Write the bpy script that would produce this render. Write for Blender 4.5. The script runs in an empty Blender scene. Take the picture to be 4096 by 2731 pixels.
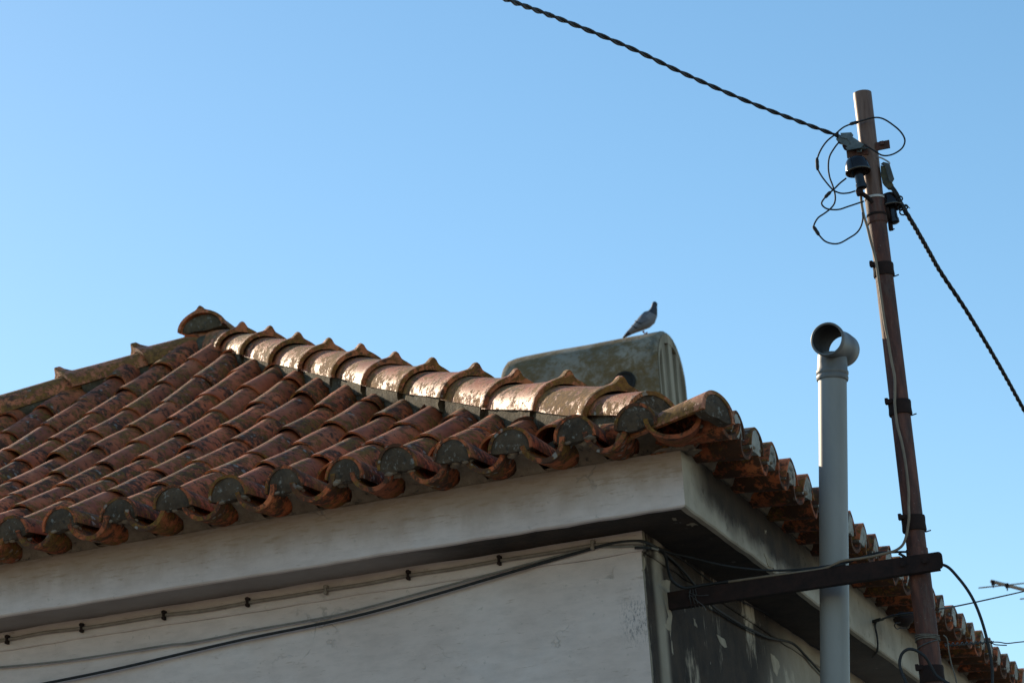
import bpy, bmesh, math, random
from mathutils import Vector, Matrix, noise
random.seed(7)
R = math.radians
S = bpy.context.scene
COL = S.collection

# ------------------------------------------------------------------ camera, sky, sun, exposure
FPX, YAW, PITCH, ROLL = 10337.35, -0.3473, 0.3279, -0.0687
CAM = Vector((2.0797, -7.5965, -2.4605))
fwd = Vector((math.sin(YAW)*math.cos(PITCH), math.cos(YAW)*math.cos(PITCH), math.sin(PITCH)))
rt = Vector((math.cos(YAW), -math.sin(YAW), 0)); up = rt.cross(fwd)
RT = rt*math.cos(ROLL) + up*math.sin(ROLL); UP = -rt*math.sin(ROLL) + up*math.cos(ROLL)
cd = bpy.data.cameras.new('camera'); cam = bpy.data.objects.new('camera', cd); COL.objects.link(cam)
m = Matrix((RT, UP, -fwd)).transposed().to_4x4(); m.translation = CAM
cam.matrix_world = m
cd.sensor_width = 36; cd.lens = FPX/4096*36; cd.clip_start = .1; cd.clip_end = 4000
cd.dof.use_dof = True; cd.dof.focus_distance = 8.6; cd.dof.aperture_fstop = 9
S.camera = cam

SUN_EL = R(26.0); SH = Vector((-0.85, 0.527, 0)).normalized()
SUN = Vector((SH.x*math.cos(SUN_EL), SH.y*math.cos(SUN_EL), math.sin(SUN_EL)))
world = bpy.data.worlds.new('World'); S.world = world; world.use_nodes = True
wn = world.node_tree.nodes; wl = world.node_tree.links
bg = wn['Background']; sky = wn.new('ShaderNodeTexSky'); sky.sky_type = 'NISHITA'; sky.sun_disc = False
sky.sun_elevation = SUN_EL
sky.sun_rotation = math.atan2(SUN.x, SUN.y)
sky.altitude = 50; sky.air_density = 1.0; sky.dust_density = 0.15; sky.ozone_density = 0.6
hs = wn.new('ShaderNodeHueSaturation'); hs.inputs['Saturation'].default_value = 1.22; hs.inputs['Hue'].default_value = .491
wl.new(sky.outputs[0], hs.inputs['Color']); wl.new(hs.outputs[0], bg.inputs[0]); bg.inputs[1].default_value = 0.15
ld = bpy.data.lights.new('sun', 'SUN'); ld.energy = 5.0; ld.angle = R(0.55); ld.color = (1, .84, .62)
sun = bpy.data.objects.new('sun', ld); COL.objects.link(sun)
sun.rotation_euler = SUN.to_track_quat('Z', 'Y').to_euler()
S.view_settings.view_transform = 'Standard'; S.view_settings.look = 'None'
S.view_settings.exposure = 0.16; S.view_settings.gamma = 1; S.view_settings.use_curve_mapping = False

# ------------------------------------------------------------------ helpers
def at(px, py, **k):                       # point of the place seen at photo pixel (4096 wide) on plane x/y/z = const
    d = fwd + RT*((px-2048)/FPX) - UP*((py-1365.5)/FPX)
    a = 'xyz'.index(list(k)[0]); v = list(k.values())[0]
    return CAM + d*((v-CAM[a])/d[a])
V = 1.7415
def atv(px, py, **k): return at(px*V, py*V, **k)

def mesh(name, verts, faces, mat=None, smooth=False):
    me = bpy.data.meshes.new(name); me.from_pydata([tuple(v) for v in verts], [], faces); me.update()
    if mat: me.materials.append(mat)
    if smooth: me.polygons.foreach_set('use_smooth', [True]*len(me.polygons))
    return me
def link(name, me, parent=None, loc=(0,0,0), rot=(0,0,0), scale=(1,1,1)):
    o = bpy.data.objects.new(name, me); COL.objects.link(o)
    if parent: o.parent = parent
    o.location = loc; o.rotation_euler = rot; o.scale = scale
    return o
def tag(o, label, cat, group=None):
    o['label'] = label; o['category'] = cat
    if group: o['group'] = group
    return o
def empty(name, loc, label, cat, group=None):
    e = bpy.data.objects.new(name, None); COL.objects.link(e); e.location = loc; e.empty_display_size = .1
    return tag(e, label, cat, group)
def fix(me):
    bm = bmesh.new(); bm.from_mesh(me); bmesh.ops.recalc_face_normals(bm, faces=bm.faces); bm.to_mesh(me); bm.free(); return me
def smooth_by_angle(me, ang=40):
    me.polygons.foreach_set('use_smooth', [True]*len(me.polygons))
    bm = bmesh.new(); bm.from_mesh(me)
    for e in bm.edges:
        if len(e.link_faces) == 2 and e.calc_face_angle(0) > R(ang): e.smooth = False
    bm.to_mesh(me); bm.free(); return me

class MB:
    def __init__(s): s.v = []; s.f = []
    def add(s, v, f):
        n = len(s.v); s.v += [Vector(p) for p in v]; s.f += [tuple(i+n for i in q) for q in f]; return s
    def box(s, c, d, rot=None):
        c = Vector(c); v = []
        for x in (-.5,.5):
            for y in (-.5,.5):
                for z in (-.5,.5):
                    p = Vector((x*d[0], y*d[1], z*d[2]))
                    if rot: p = rot @ p
                    v.append(c+p)
        return s.add(v, [(0,1,3,2),(4,6,7,5),(0,4,5,1),(2,3,7,6),(0,2,6,4),(1,5,7,3)])
    def tube(s, pts, r, n=8, cap=True):
        pts = [Vector(p) for p in pts]; N = len(pts)
        rr = r if isinstance(r, (list, tuple)) else [r]*N
        t0 = (pts[1]-pts[0]).normalized()
        u = t0.cross(Vector((0,0,1)));
        if u.length < 1e-3: u = t0.cross(Vector((1,0,0)))
        u.normalize(); v = []; f = []
        for i, p in enumerate(pts):
            t = (pts[min(i+1,N-1)]-pts[max(i-1,0)]).normalized()
            u = (u - t*u.dot(t)).normalized(); w = t.cross(u)
            for k in range(n):
                a = 2*math.pi*k/n; v.append(p + (u*math.cos(a)+w*math.sin(a))*rr[i])
        for i in range(N-1):
            for k in range(n):
                a = i*n+k; b = i*n+(k+1)%n; f.append((a, b, b+n, a+n))
        if cap: f.append(tuple(range(n))[::-1]); f.append(tuple((N-1)*n+k for k in range(n)))
        return s.add(v, f)
    def lathe(s, prof, n=28, M=None):       # prof (r,z) open or closed; M places it
        v = []; f = []
        for r_, z_ in prof:
            for k in range(n):
                a = 2*math.pi*k/n; p = Vector((r_*math.cos(a), r_*math.sin(a), z_))
                v.append(M @ p if M else p)
        for i in range(len(prof)-1):
            for k in range(n):
                a = i*n+k; b = i*n+(k+1)%n; f.append((a, b, b+n, a+n))
        return s.add(v, f)
    def build(s, name, mat, parent=None, ang=40, loc=(0,0,0)):
        me = mesh(name, s.v, s.f, mat); fix(me); smooth_by_angle(me, ang)
        return link(name, me, parent, loc)

def smooth_path(pts, sub=6):               # Catmull-Rom
    P = [Vector(p) for p in pts]; P = [P[0]*2-P[1]] + P + [P[-1]*2-P[-2]]; out = []
    for i in range(1, len(P)-2):
        for k in range(sub):
            t = k/sub; a, b, c, d = P[i-1], P[i], P[i+1], P[i+2]
            out.append(.5*((2*b)+(c-a)*t+(2*a-5*b+4*c-d)*t*t+(3*b-a-3*c+d)*t**3))
    out.append(P[-2]); return out

# ------------------------------------------------------------------ materials
class NT:
    def __init__(s, name):
        s.m = bpy.data.materials.new(name); s.m.use_nodes = True; s.t = s.m.node_tree
        s.b = s.t.nodes['Principled BSDF']
    def n(s, typ, **k):
        o = s.t.nodes.new(typ)
        for a, v in k.items(): setattr(o, a, v)
        return o
    def l(s, a, b): s.t.links.new(a, b)
    def coord(s, rand=True, scale=(1,1,1)):
        tc = s.n('ShaderNodeTexCoord'); out = tc.outputs['Object']
        if rand:
            oi = s.n('ShaderNodeObjectInfo'); mu = s.n('ShaderNodeMath', operation='MULTIPLY'); mu.inputs[1].default_value = 57.3
            s.l(oi.outputs['Random'], mu.inputs[0]); ad = s.n('ShaderNodeVectorMath', operation='ADD')
            s.l(out, ad.inputs[0]); s.l(mu.outputs[0], ad.inputs[1]); out = ad.outputs[0]; s.rnd = oi.outputs['Random']
        if scale != (1,1,1):
            mp = s.n('ShaderNodeMapping'); mp.inputs['Scale'].default_value = scale; s.l(out, mp.inputs[0]); out = mp.outputs[0]
        return out
    def noise(s, co, scale, detail=5, rough=.6, dist=0):
        t = s.n('ShaderNodeTexNoise'); t.inputs['Scale'].default_value = scale; t.inputs['Detail'].default_value = detail
        t.inputs['Roughness'].default_value = rough; t.inputs['Distortion'].default_value = dist; s.l(co, t.inputs['Vector']); return t.outputs[0]
    def ramp(s, x, stops):
        r = s.n('ShaderNodeValToRGB'); e = r.color_ramp.elements
        while len(e) < len(stops): e.new(.5)
        for i, (p, c) in enumerate(stops):
            e[i].position = p; e[i].color = (c, c, c, 1) if isinstance(c, (int, float)) else (*c, 1)
        s.l(x, r.inputs[0]); return r.outputs[0]
    def mix(s, f, a, b, mode='MIX'):
        x = s.n('ShaderNodeMixRGB', blend_type=mode)
        for i, q in enumerate((f, a, b)):
            if hasattr(q, 'links'): s.l(q, x.inputs[i])
            else: x.inputs[i].default_value = q if i == 0 else (*q, 1)
        return x.outputs[0]
    def math(s, op, a, b=None, c=None, clamp=False):
        x = s.n('ShaderNodeMath', operation=op, use_clamp=clamp)
        for i, q in enumerate((a, b, c)):
            if q is None: continue
            if hasattr(q, 'links'): s.l(q, x.inputs[i])
            else: x.inputs[i].default_value = q
        return x.outputs[0]
    def mapr(s, x, a, b, c=0, d=1):
        r = s.n('ShaderNodeMapRange'); r.interpolation_type = 'SMOOTHSTEP'
        s.l(x, r.inputs[0])
        for i, q in enumerate((a, b, c, d)): r.inputs[i+1].default_value = q
        return r.outputs[0]
    def sep(s, co):
        x = s.n('ShaderNodeSeparateXYZ'); s.l(co, x.inputs[0]); return x.outputs
    def bump(s, h, st=.3, dist=.005):
        b = s.n('ShaderNodeBump'); b.inputs['Strength'].default_value = st; b.inputs['Distance'].default_value = dist
        s.l(h, b.inputs['Height']); s.l(b.outputs[0], s.b.inputs['Normal'])
    def out(s, col, rough=.8):
        if hasattr(col, 'links'): s.l(col, s.b.inputs['Base Color'])
        else: s.b.inputs['Base Color'].default_value = (*col, 1)
        if hasattr(rough, 'links'): s.l(rough, s.b.inputs['Roughness'])
        else: s.b.inputs['Roughness'].default_value = rough
        return s.m

def mat_tile(name, ochre=.5, black=.5, white=.5, rough=.5, pale=0.0, sharp=0):
    t = NT(name); co = t.coord()
    n1 = t.noise(co, 7, 4); n1 = t.math('ADD', t.math('MULTIPLY', n1, .75), t.math('MULTIPLY', t.noise(co, 55, 6, .75), .25)); base = t.ramp(n1, [(.3, (.32,.070,.024)), (.55, (.53,.140,.046)), (.75, (.64,.235,.09))])
    hue = t.ramp(t.rnd, [(0, (.75,.72,.75)), (.5, (1,1,1)), (1, (1.25,1.1,1.0))]); base = t.mix(1, base, hue, 'MULTIPLY')
    if pale: base = t.mix(pale, base, (.58,.29,.12))
    rg = rough
    pat = t.ramp(t.noise(co, 11, 7, .75), [(.32, (.62,.58,.55)), (.52, (.95,.95,.95)), (.7, (1.12,1.08,1.02))]); base = t.mix(1, base, pat, 'MULTIPLY')
    # black crust
    nb = t.noise(co, 30, 9, .74, .3); nl = t.noise(co, 6, 3)
    fb = t.math('ADD', nb, t.math('MULTIPLY', t.math('SUBTRACT', nl, .5), .55))
    fb = t.math('ADD', fb, t.math('MULTIPLY', t.math('SUBTRACT', t.rnd, .5), .10))
    mb_ = t.mapr(fb, .625-.16*black, .745-.16*black)
    c = t.mix(t.math('MULTIPLY', mb_, .9), base, (.042,.026,.015))
    # ochre lichen
    no = t.noise(co, 38, 9, .76, .2); nl2 = t.noise(t.coord(True, (1.3,.9,1.7)), 5.5, 3)
    fo = t.math('ADD', no, t.math('MULTIPLY', t.math('SUBTRACT', nl2, .5), .7))
    mo = t.mapr(fo, .64+.03*sharp-.22*ochre, .755-.035*sharp-.22*ochre)
    oc = t.ramp(t.noise(co, 60, 3), [(.35, (.085,.042,.008)), (.65, (.27,.135,.022))])
    c = t.mix(t.math('MULTIPLY', mo, .85), c, oc)
    # pale round lichen
    vo = t.n('ShaderNodeTexVoronoi'); vo.inputs['Scale'].default_value = 28; vo.inputs['Randomness'].default_value = 1
    wob = t.n('ShaderNodeVectorMath', operation='ADD'); t.l(co, wob.inputs[0])
    nz = t.n('ShaderNodeTexNoise'); nz.inputs['Scale'].default_value = 45; t.l(co, nz.inputs[0])
    sc = t.n('ShaderNodeVectorMath', operation='SCALE'); sc.inputs['Scale'].default_value = .022; t.l(nz.outputs['Color'], sc.inputs[0]); t.l(sc.outputs[0], wob.inputs[1])
    t.l(wob.outputs[0], vo.inputs['Vector'])
    mw = t.math('MULTIPLY', t.mapr(vo.outputs['Distance'], .30, .18), t.mapr(t.noise(co, 6, 3), .60-.1*white, .70-.1*white))
    c = t.mix(t.math('MULTIPLY', mw, .65), c, (.33,.31,.27))
    lich = t.math('MAXIMUM', t.math('MAXIMUM', mb_, mo), mw)
    rr = t.math('ADD', t.math('MULTIPLY', lich, .9-rg), rg)
    h = t.math('ADD', t.math('MULTIPLY', t.noise(co, 90, 5), .5), t.math('MULTIPLY', lich, .6))
    t.bump(h, .55, .0035); t.b.inputs['Specular IOR Level'].default_value = .35 if rough > .6 else .5
    return t.out(c, rr)

M_cover = mat_tile('tile_clay', .62, .90, .6, .68)
M_pan = mat_tile('pan_clay', .6, .8, .4, .7)
M_eave = mat_tile('eave_clay', .66, 1.2, .9, .75)
M_hip = mat_tile('hip_clay', .88, .50, .3, .54, .22, 1)
M_spans = mat_tile('sooty_eave_clay', .35, 1.45, .2, .8)

def mat_mortar(name, a, b, spots=.5):
    t = NT(name); co = t.coord()
    c = t.ramp(t.noise(co, 14, 8, .7), [(.3, a), (.68, b)])
    sp = t.mapr(t.noise(co, 42, 5, .75), .56, .66)
    c = t.mix(t.math('MULTIPLY', sp, spots), c, (.42,.41,.36))
    dk = t.mapr(t.noise(co, 26, 6, .7), .55, .68); c = t.mix(t.math('MULTIPLY', dk, .75), c, (.02,.018,.015))
    t.bump(t.noise(co, 60, 8, .75), 1.0, .009)
    return t.out(c, .92)
M_mortar = mat_mortar('old_mortar', (.045,.034,.018), (.15,.115,.065), .4)
M_plug = mat_mortar('eave_plug_mortar', (.035,.022,.012), (.125,.082,.048), .5)
M_plug_pale = mat_mortar('side_plug_mortar', (.22,.21,.17), (.62,.60,.54), .6)
M_fill = mat_mortar('eave_fill_mortar', (.17,.115,.075), (.36,.27,.19), .1)

def mat_front(name):
    t = NT(name); co = t.coord(False)
    x, y, z = t.sep(co)
    c = t.ramp(t.noise(co, 2.3, 6, .6), [(.3, (.585,.475,.42)), (.55, (.66,.55,.495)), (.75, (.71,.62,.58))])
    c2 = t.ramp(t.noise(t.coord(False, (3,3,9)), 3.5, 7, .7), [(.42, 1.0), (.68, .86)]); c = t.mix(1, c, c2, 'MULTIPLY')
    # rusty horizontal smears, denser near the tiles
    sm = t.noise(t.coord(False, (7,7,42)), 2.2, 6, .7, .3)
    zz = t.mapr(z, -.31, -.12)
    sm = t.mapr(t.math('ADD', sm, t.math('MULTIPLY', zz, .14)), .58, .76)
    c = t.mix(t.math('MULTIPLY', sm, .6), c, (.28,.19,.12))
    # brown wash just under the tiles
    wn_ = t.noise(t.coord(False, (6,6,3)), 1.5, 6, .65)
    wash = t.mapr(t.math('ADD', z, t.math('MULTIPLY', t.math('SUBTRACT', wn_, .5), .16)), -.30, -.155)
    c = t.mix(t.math('MULTIPLY', wash, .72), c, (.30,.20,.125))
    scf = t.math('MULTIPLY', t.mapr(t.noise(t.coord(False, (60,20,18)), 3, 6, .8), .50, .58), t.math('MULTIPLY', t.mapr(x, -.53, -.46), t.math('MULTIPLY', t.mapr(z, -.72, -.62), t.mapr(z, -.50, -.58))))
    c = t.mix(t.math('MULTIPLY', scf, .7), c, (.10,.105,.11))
    sp = t.mapr(t.noise(co, 38, 3), .67, .72); c = t.mix(t.math('MULTIPLY', sp, .35), c, (.3,.27,.22))
    cr = t.n('ShaderNodeTexVoronoi', feature='DISTANCE_TO_EDGE'); cr.inputs['Scale'].default_value = 1.1
    cw = t.coord(False); w_ = t.n('ShaderNodeVectorMath', operation='ADD'); nz = t.n('ShaderNodeTexNoise'); nz.inputs['Scale'].default_value = 7; nz.inputs['Detail'].default_value = 6
    t.l(cw, nz.inputs[0]); s_ = t.n('ShaderNodeVectorMath', operation='SCALE'); s_.inputs['Scale'].default_value = .35
    t.l(nz.outputs['Color'], s_.inputs[0]); t.l(cw, w_.inputs[0]); t.l(s_.outputs[0], w_.inputs[1]); t.l(w_.outputs[0], cr.inputs['Vector'])
    ck = t.math('MULTIPLY', t.mapr(cr.outputs['Distance'], .007, .0), t.mapr(t.noise(co, 2.7), .5, .6))
    c = t.mix(t.math('MULTIPLY', ck, .5), c, (.2,.18,.15))
    t.bump(t.math('SUBTRACT', t.math('ADD', t.noise(co, 9, 8, .6), t.math('MULTIPLY', t.noise(co, 70, 4), .15)), ck), .35, .012)
    return t.out(c, .9)
M_front = mat_front('whitewash_front')

def mat_side(name, kind):
    t = NT(name); co = t.coord(False); x, y, z = t.sep(co)
    pale = t.ramp(t.noise(co, 6, 6), [(.3, (.37,.30,.22)), (.7, (.54,.455,.35))])
    soot = t.ramp(t.noise(co, 9, 8, .7), [(.35, (.016,.009,.0055)), (.7, (.060,.036,.021))])
    big = t.noise(co, 2.6, 6, .6); fine = t.noise(co, 16, 8, .75)
    if kind == 'fascia':
        zn = t.math('ADD', z, t.math('MULTIPLY', t.math('SUBTRACT', big, .5), .22))
        f = t.mapr(zn, -.31, -.215)
        f = t.math('MULTIPLY', f, t.mapr(t.math('ADD', y, t.math('MULTIPLY', big, .3)), .33, .62))
        far = t.mapr(t.math('ADD', y, t.math('MULTIPLY', big, .8)), 1.9, 2.7, 1, .25)  # far end paler: bounce light painted in by thinning the soot
        f = t.math('MULTIPLY', f, far)
        f = t.math('ADD', f, t.math('MULTIPLY', t.mapr(fine, .54, .66), .3), clamp=True)
        near = t.mapr(z, -.16, -.12); f = t.math('MAXIMUM', f, t.math('MULTIPLY', near, .6))
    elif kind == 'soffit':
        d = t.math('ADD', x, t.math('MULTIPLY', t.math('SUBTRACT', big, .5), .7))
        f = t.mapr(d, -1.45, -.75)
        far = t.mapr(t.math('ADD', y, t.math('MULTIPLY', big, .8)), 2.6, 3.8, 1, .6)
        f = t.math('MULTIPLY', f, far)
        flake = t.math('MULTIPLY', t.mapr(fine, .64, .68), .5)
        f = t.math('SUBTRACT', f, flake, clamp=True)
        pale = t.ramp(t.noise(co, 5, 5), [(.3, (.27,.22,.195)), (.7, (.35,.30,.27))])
    else:
        st = t.noise(t.coord(False, (5,5,1.3)), 1.5, 8, .72)
        f = t.math('ADD', st, t.math('MULTIPLY', t.math('SUBTRACT', big, .5), .6))
        f = t.mapr(f, .30, .44)
        strip = t.math('MULTIPLY', t.mapr(y, .50, .56), t.mapr(y, .66, .60)); f = t.math('SUBTRACT', f, t.math('MULTIPLY', strip, .75), clamp=True)
        lite = t.mapr(t.math('ADD', y, t.math('MULTIPLY', z, -.9)), 2.2, 2.9); f = t.math('SUBTRACT', f, t.math('MULTIPLY', lite, .8), clamp=True)
        flake = t.mapr(t.noise(t.coord(False, (14,14,5)), 1.3, 7, .62), .66, .675)
        f = t.math('SUBTRACT', f, t.math('MULTIPLY', flake, .75), clamp=True)
        edge = t.mapr(t.math('ADD', y, t.math('MULTIPLY', t.math('SUBTRACT', fine, .5), .05)), .436, .428); f = t.math('SUBTRACT', f, t.math('MULTIPLY', edge, .6), clamp=True)
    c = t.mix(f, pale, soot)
    t.bump(t.math('ADD', fine, t.math('MULTIPLY', f, -.4)), .5, .01)
    return t.out(c, .9)
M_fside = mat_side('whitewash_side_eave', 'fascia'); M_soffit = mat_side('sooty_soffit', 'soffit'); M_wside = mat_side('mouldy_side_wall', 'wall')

def mat_simple(name, a, b, sc=20, rough=.5, metal=0, rand=False, stretch=(1,1,1), bump=.2):
    t = NT(name); co = t.coord(rand, stretch)
    c = t.ramp(t.noise(co, sc, 7, .65), [(.35, a), (.65, b)])
    t.b.inputs['Metallic'].default_value = metal
    if bump: t.bump(t.noise(co, sc*3, 5), bump, .002)
    return t.out(c, rough)
def mat_rust():
    t = NT('rusty_steel'); co = t.coord(False, (1,1,.22)); co2 = t.coord(False)
    c = t.ramp(t.noise(co, 34, 8, .72), [(.32, (.028,.011,.008)), (.5, (.085,.028,.018)), (.68, (.17,.060,.036))])
    g = t.mapr(t.noise(co, 22, 6, .7), .52, .62); c = t.mix(t.math('MULTIPLY', g, .4), c, (.10,.075,.06))
    w = t.mapr(t.noise(co2, 120, 3), .68, .72); c = t.mix(t.math('MULTIPLY', w, .5), c, (.30,.27,.23))
    t.bump(t.math('ADD', t.noise(co2, 60, 6, .7), g), .5, .0025); return t.out(c, .7)
M_rust = mat_rust()
M_rust_top = mat_simple('weathered_steel', (.11,.055,.038), (.20,.12,.088), 30, .5, .35, stretch=(2,2,.25))
M_rust_dark = mat_simple('dark_rust', (.010,.004,.003), (.026,.010,.007), 25, .95, 0)
M_pvc = mat_simple('grey_pvc', (.25,.25,.235), (.31,.305,.29), 6, .45, 0, stretch=(1,1,.3), bump=.03)
M_pvc_old = mat_simple('aged_grey_pvc', (.13,.135,.135), (.19,.19,.185), 14, .5, 0, bump=.08)
M_black = mat_simple('black_rubber', (.008,.008,.009), (.018,.018,.020), 30, .72)
M_blackglaze = mat_simple('dark_glaze', (.008,.006,.006), (.016,.012,.011), 20, .14, bump=0)
M_cream = mat_simple('cream_sheath', (.17,.125,.085), (.25,.19,.13), 18, .6)
M_paintcable = mat_simple('limewashed_cable', (.20,.155,.125), (.30,.25,.205), 18, .85)
M_graycable = mat_simple('dusty_cable', (.16,.145,.125), (.24,.22,.19), 18, .75)
M_galv = mat_simple('galvanised_clamp', (.07,.09,.095), (.15,.175,.18), 35, .5, .4)
M_white = mat_simple('white_tape', (.5,.48,.46), (.62,.6,.58), 30, .6)
M_wire = mat_simple('dull_wire', (.06,.06,.06), (.12,.115,.11), 40, .5, .5)
M_rope = mat_simple('old_rope', (.10,.085,.07), (.17,.15,.12), 60, .9)
M_alu = mat_simple('antenna_metal', (.26,.20,.15), (.36,.28,.22), 20, .5, .3)
M_flake = mat_simple('whitewash_flake', (.27,.21,.145), (.42,.34,.245), 12, .9)
M_deck = mat_simple('roof_boarding', (.05,.03,.02), (.09,.05,.035), 9, .9)
M_ground = mat_simple('pale_ground', (.16,.14,.115), (.24,.215,.18), 1.2, .95)
def mat_chimney():
    t = NT('lichened_render'); co = t.coord(False)
    c = t.ramp(t.noise(co, 3, 7, .65), [(.3, (.17,.15,.115)), (.7, (.37,.32,.245))])
    f = t.mapr(t.math('ADD', t.noise(co, 16, 9, .78, .3), t.math('MULTIPLY', t.math('SUBTRACT', t.noise(co, 3.2, 3), .5), .6)), .37, .58)
    c = t.mix(t.math('MULTIPLY', f, .85), c, (.15,.088,.022))
    g = t.mapr(t.noise(co, 7, 6, .7), .6, .66); c = t.mix(t.math('MULTIPLY', g, .5), c, (.05,.055,.05))
    t.bump(t.noise(co, 22, 8, .7), .6, .02); return t.out(c, .92)
M_chim = mat_chimney()
M_chim_end = mat_simple('streaked_render', (.15,.12,.075), (.42,.36,.26), 3, .9, 0, stretch=(6,6,.5))
M_void = mat_simple('dark_inside', (.015,.015,.015), (.03,.03,.028), 8, .95)  # near-black faces closing the flue slots and the round vent

# ------------------------------------------------------------------ ground
g = link('ground', mesh('ground', [(-900,-900,-4.06),(900,-900,-4.06),(900,900,-4.06),(-900,900,-4.06)], [(0,1,2,3)], M_ground)); g['kind'] = 'structure'

# ------------------------------------------------------------------ house
XW, YD = 7.1, 12.6              # eave line: x from -7.1 to 0, y from 0 to 12.6
house = empty('house', (-3.6, 6, -4.06), 'old whitewashed house with hipped clay tile roof and soot-stained side wall', 'house')
IH = Matrix.Translation(-Vector(house.location))
def hpart(name, me, loc=(0,0,0), rot=(0,0,0), scale=(1,1,1), parent=None):
    if parent is None:
        o = link(name, me, house, Vector(loc)-house.location, rot, scale)
    else: o = link(name, me, parent, loc, rot, scale)
    return o
def jit(p, a, f=9):
    return noise.noise(Vector(p)*f)*a
def ring_sweep(name, prof, mat, seg='front', step=.06, amp=.0035):
    """profile (offset from eave line, z) swept along the front or the right side, mitred at the corner"""
    v = []; f = []; n = len(prof)
    if seg == 'front': ts = [i/120 for i in range(121)]
    else: ts = [(i/160)**1.5 for i in range(161)]
    for t in ts:
        for (o, z) in prof:
            if seg == 'front':
                x = -o - (XW-2*o)*t; p = Vector((x, o, z)); dn = Vector((0, jit(p, amp), jit(p+Vector((5,5,5)), amp*1.2)))
            else:
                y = o + (YD-2*o)*t; p = Vector((-o, y, z)); dn = Vector((jit(p, amp), 0, jit(p+Vector((5,5,5)), amp*1.2)))
            if t == 0: q = Vector((-o, o, z)); dn = Vector((0,0,jit(q+Vector((5,5,5)), amp*1.2)))
            v.append(p+dn)
    for i in range(len(ts)-1):
        for k in range(n):
            a = i*n+k; b = i*n+(k+1)%n; f.append((a, b, b+n, a+n))
    f.append(tuple(range(n))); f.append(tuple((len(ts)-1)*n+k for k in range(n)))
    # keep mesh coordinates = world coordinates for the materials: object origin at the world origin
    me = fix(mesh(name, v, f, mat)); smooth_by_angle(me, 30)
    return hpart(name, me)
for seg, mf, ms, mw in (('front', M_front, M_soffit, M_front), ('side', M_fside, M_soffit, M_wside)):
    ring_sweep('eave_fascia', [(.18,-.11),(.18,-.20),(.181,-.306),(.186,-.311),(.205,-.311),(.205,-.11)], mf, seg)
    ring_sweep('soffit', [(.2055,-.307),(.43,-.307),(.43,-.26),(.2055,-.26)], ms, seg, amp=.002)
    ring_sweep('wall_band', [(.4035,-.3085),(.402,-.372),(.406,-.377),(.45,-.377),(.45,-.3085)], mw, seg, amp=.003)
    prof = [(.412,-.3775)] + [(.415, z) for z in (-.39,-.45,-.55,-.65,-.75,-.85,-1,-1.3,-1.8,-2.6)] + [(.415,-4.06),(.6,-4.06),(.6,-.3775)]
    ring_sweep('wall', prof, mw, seg, amp=.004)
# rear walls, plain
b = MB(); b.box((-XW+.5, YD/2, -2.2), (.18, YD-.9, 3.7)); b.box((-XW/2, YD-.5, -2.2), (XW-.9, .18, 3.7)); o = b.build('rear_wall', M_front, house, loc=-house.location)

# roof height of the tile edges above the eave line
def ze(d):
    u = d-.41
    return .09+.465*u+.04*u*u if u > 0 else .09+.465*u
# deck under the tiles
v = []; f = []
ds = [.24+i*.24 for i in range(15)]
loops = []
for d in ds:
    z = ze(d)-.17; loops.append([(-d,d,z),(-XW+d,d,z),(-XW+d,YD-d,z),(-d,YD-d,z)])
for L in loops: v += L
for i in range(len(loops)-1):
    for k in range(4):
        a = i*4+k; b_ = i*4+(k+1)%4; f.append((a, b_, b_+4, a+4))
hpart('roof_deck', mesh('roof_deck', v, f, M_deck))

# ---- tile meshes
def arch(L, w0, h0, w1, h1, th=.012, na=14, ny=4, flip=False, lip=0, knob=0, wob=0, seed=0, bend=0):
    """half-round shell along +Y, crest up; (w,h) half-width and height at y=0 and y=L"""
    if knob: angs = [-90,-80,-68,-56,-45,-36,-29,-24,-20,-16,-12,-9,-6,-3,0,3,6,9,12,16,20,24,29,36,45,56,68,80,90]
    else: angs = [-90+180*i/na for i in range(na+1)]
    if lip: ys = [0,.006,.028,.036,.045,.075] + [.075+(L-.075)*i/ny for i in range(1, ny+1)]
    else: ys = [L*i/ny for i in range(ny+1)]
    rnd = random.Random(seed); ph = [rnd.uniform(0, 6.28) for _ in range(6)]
    out = []; inn = []
    for y in ys:
        t = y/L; w = w0+(w1-w0)*t; h = h0+(h1-h0)*t
        for a in angs:
            r_ = R(a); s_ = math.sin(r_); c_ = math.cos(r_)
            k = 1 + wob*(math.sin(2*r_+ph[0]+y*5)+.6*math.sin(3*r_+ph[1]+y*9))
            e = 0
            if lip and y < .05: e += lip*(1 if .005 < y < .03 else .75 if y < .005 else .55 if y < .04 else 0)
            if knob:
                fade = 1 if y < .03 else max(0, 1-(y-.03)/.05)
                e += fade*(knob*math.exp(-(a/6.5)**2)+.007*math.exp(-(a/20)**2))
            yy = y + (wob*.15*math.sin(2.3*r_+ph[2]) if y == 0 else 0)
            bz = bend*math.sin(math.pi*t)
            out.append(Vector((s_*(w*k+e), yy, c_*(h*k+e)+bz)))
            inn.append(Vector((s_*(w*k-th), yy, max(c_*(h*k-th), 0 if abs(a)==90 else -1)+bz)))
    nA = len(angs); nY = len(ys); v = out+inn; f = []; off = len(out)
    for j in range(nY-1):
        for i in range(nA-1):
            a = j*nA+i; f.append((a, a+nA, a+nA+1, a+1)); b_ = a+off; f.append((b_, b_+1, b_+nA+1, b_+nA))
    def strip(ids_o, ids_i):
        for i in range(len(ids_o)-1): f.append((ids_o[i], ids_o[i+1], ids_i[i+1], ids_i[i]))
    r0 = list(range(nA)); r1 = [(nY-1)*nA+i for i in range(nA)]; l0 = [j*nA for j in range(nY)]; l1 = [j*nA+nA-1 for j in range(nY)]
    for r_ in (r0, r1, l0, l1): strip(r_, [i+off for i in r_])
    if flip: v = [Vector((-p.x, p.y, -p.z)) for p in v]
    return v, f
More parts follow.
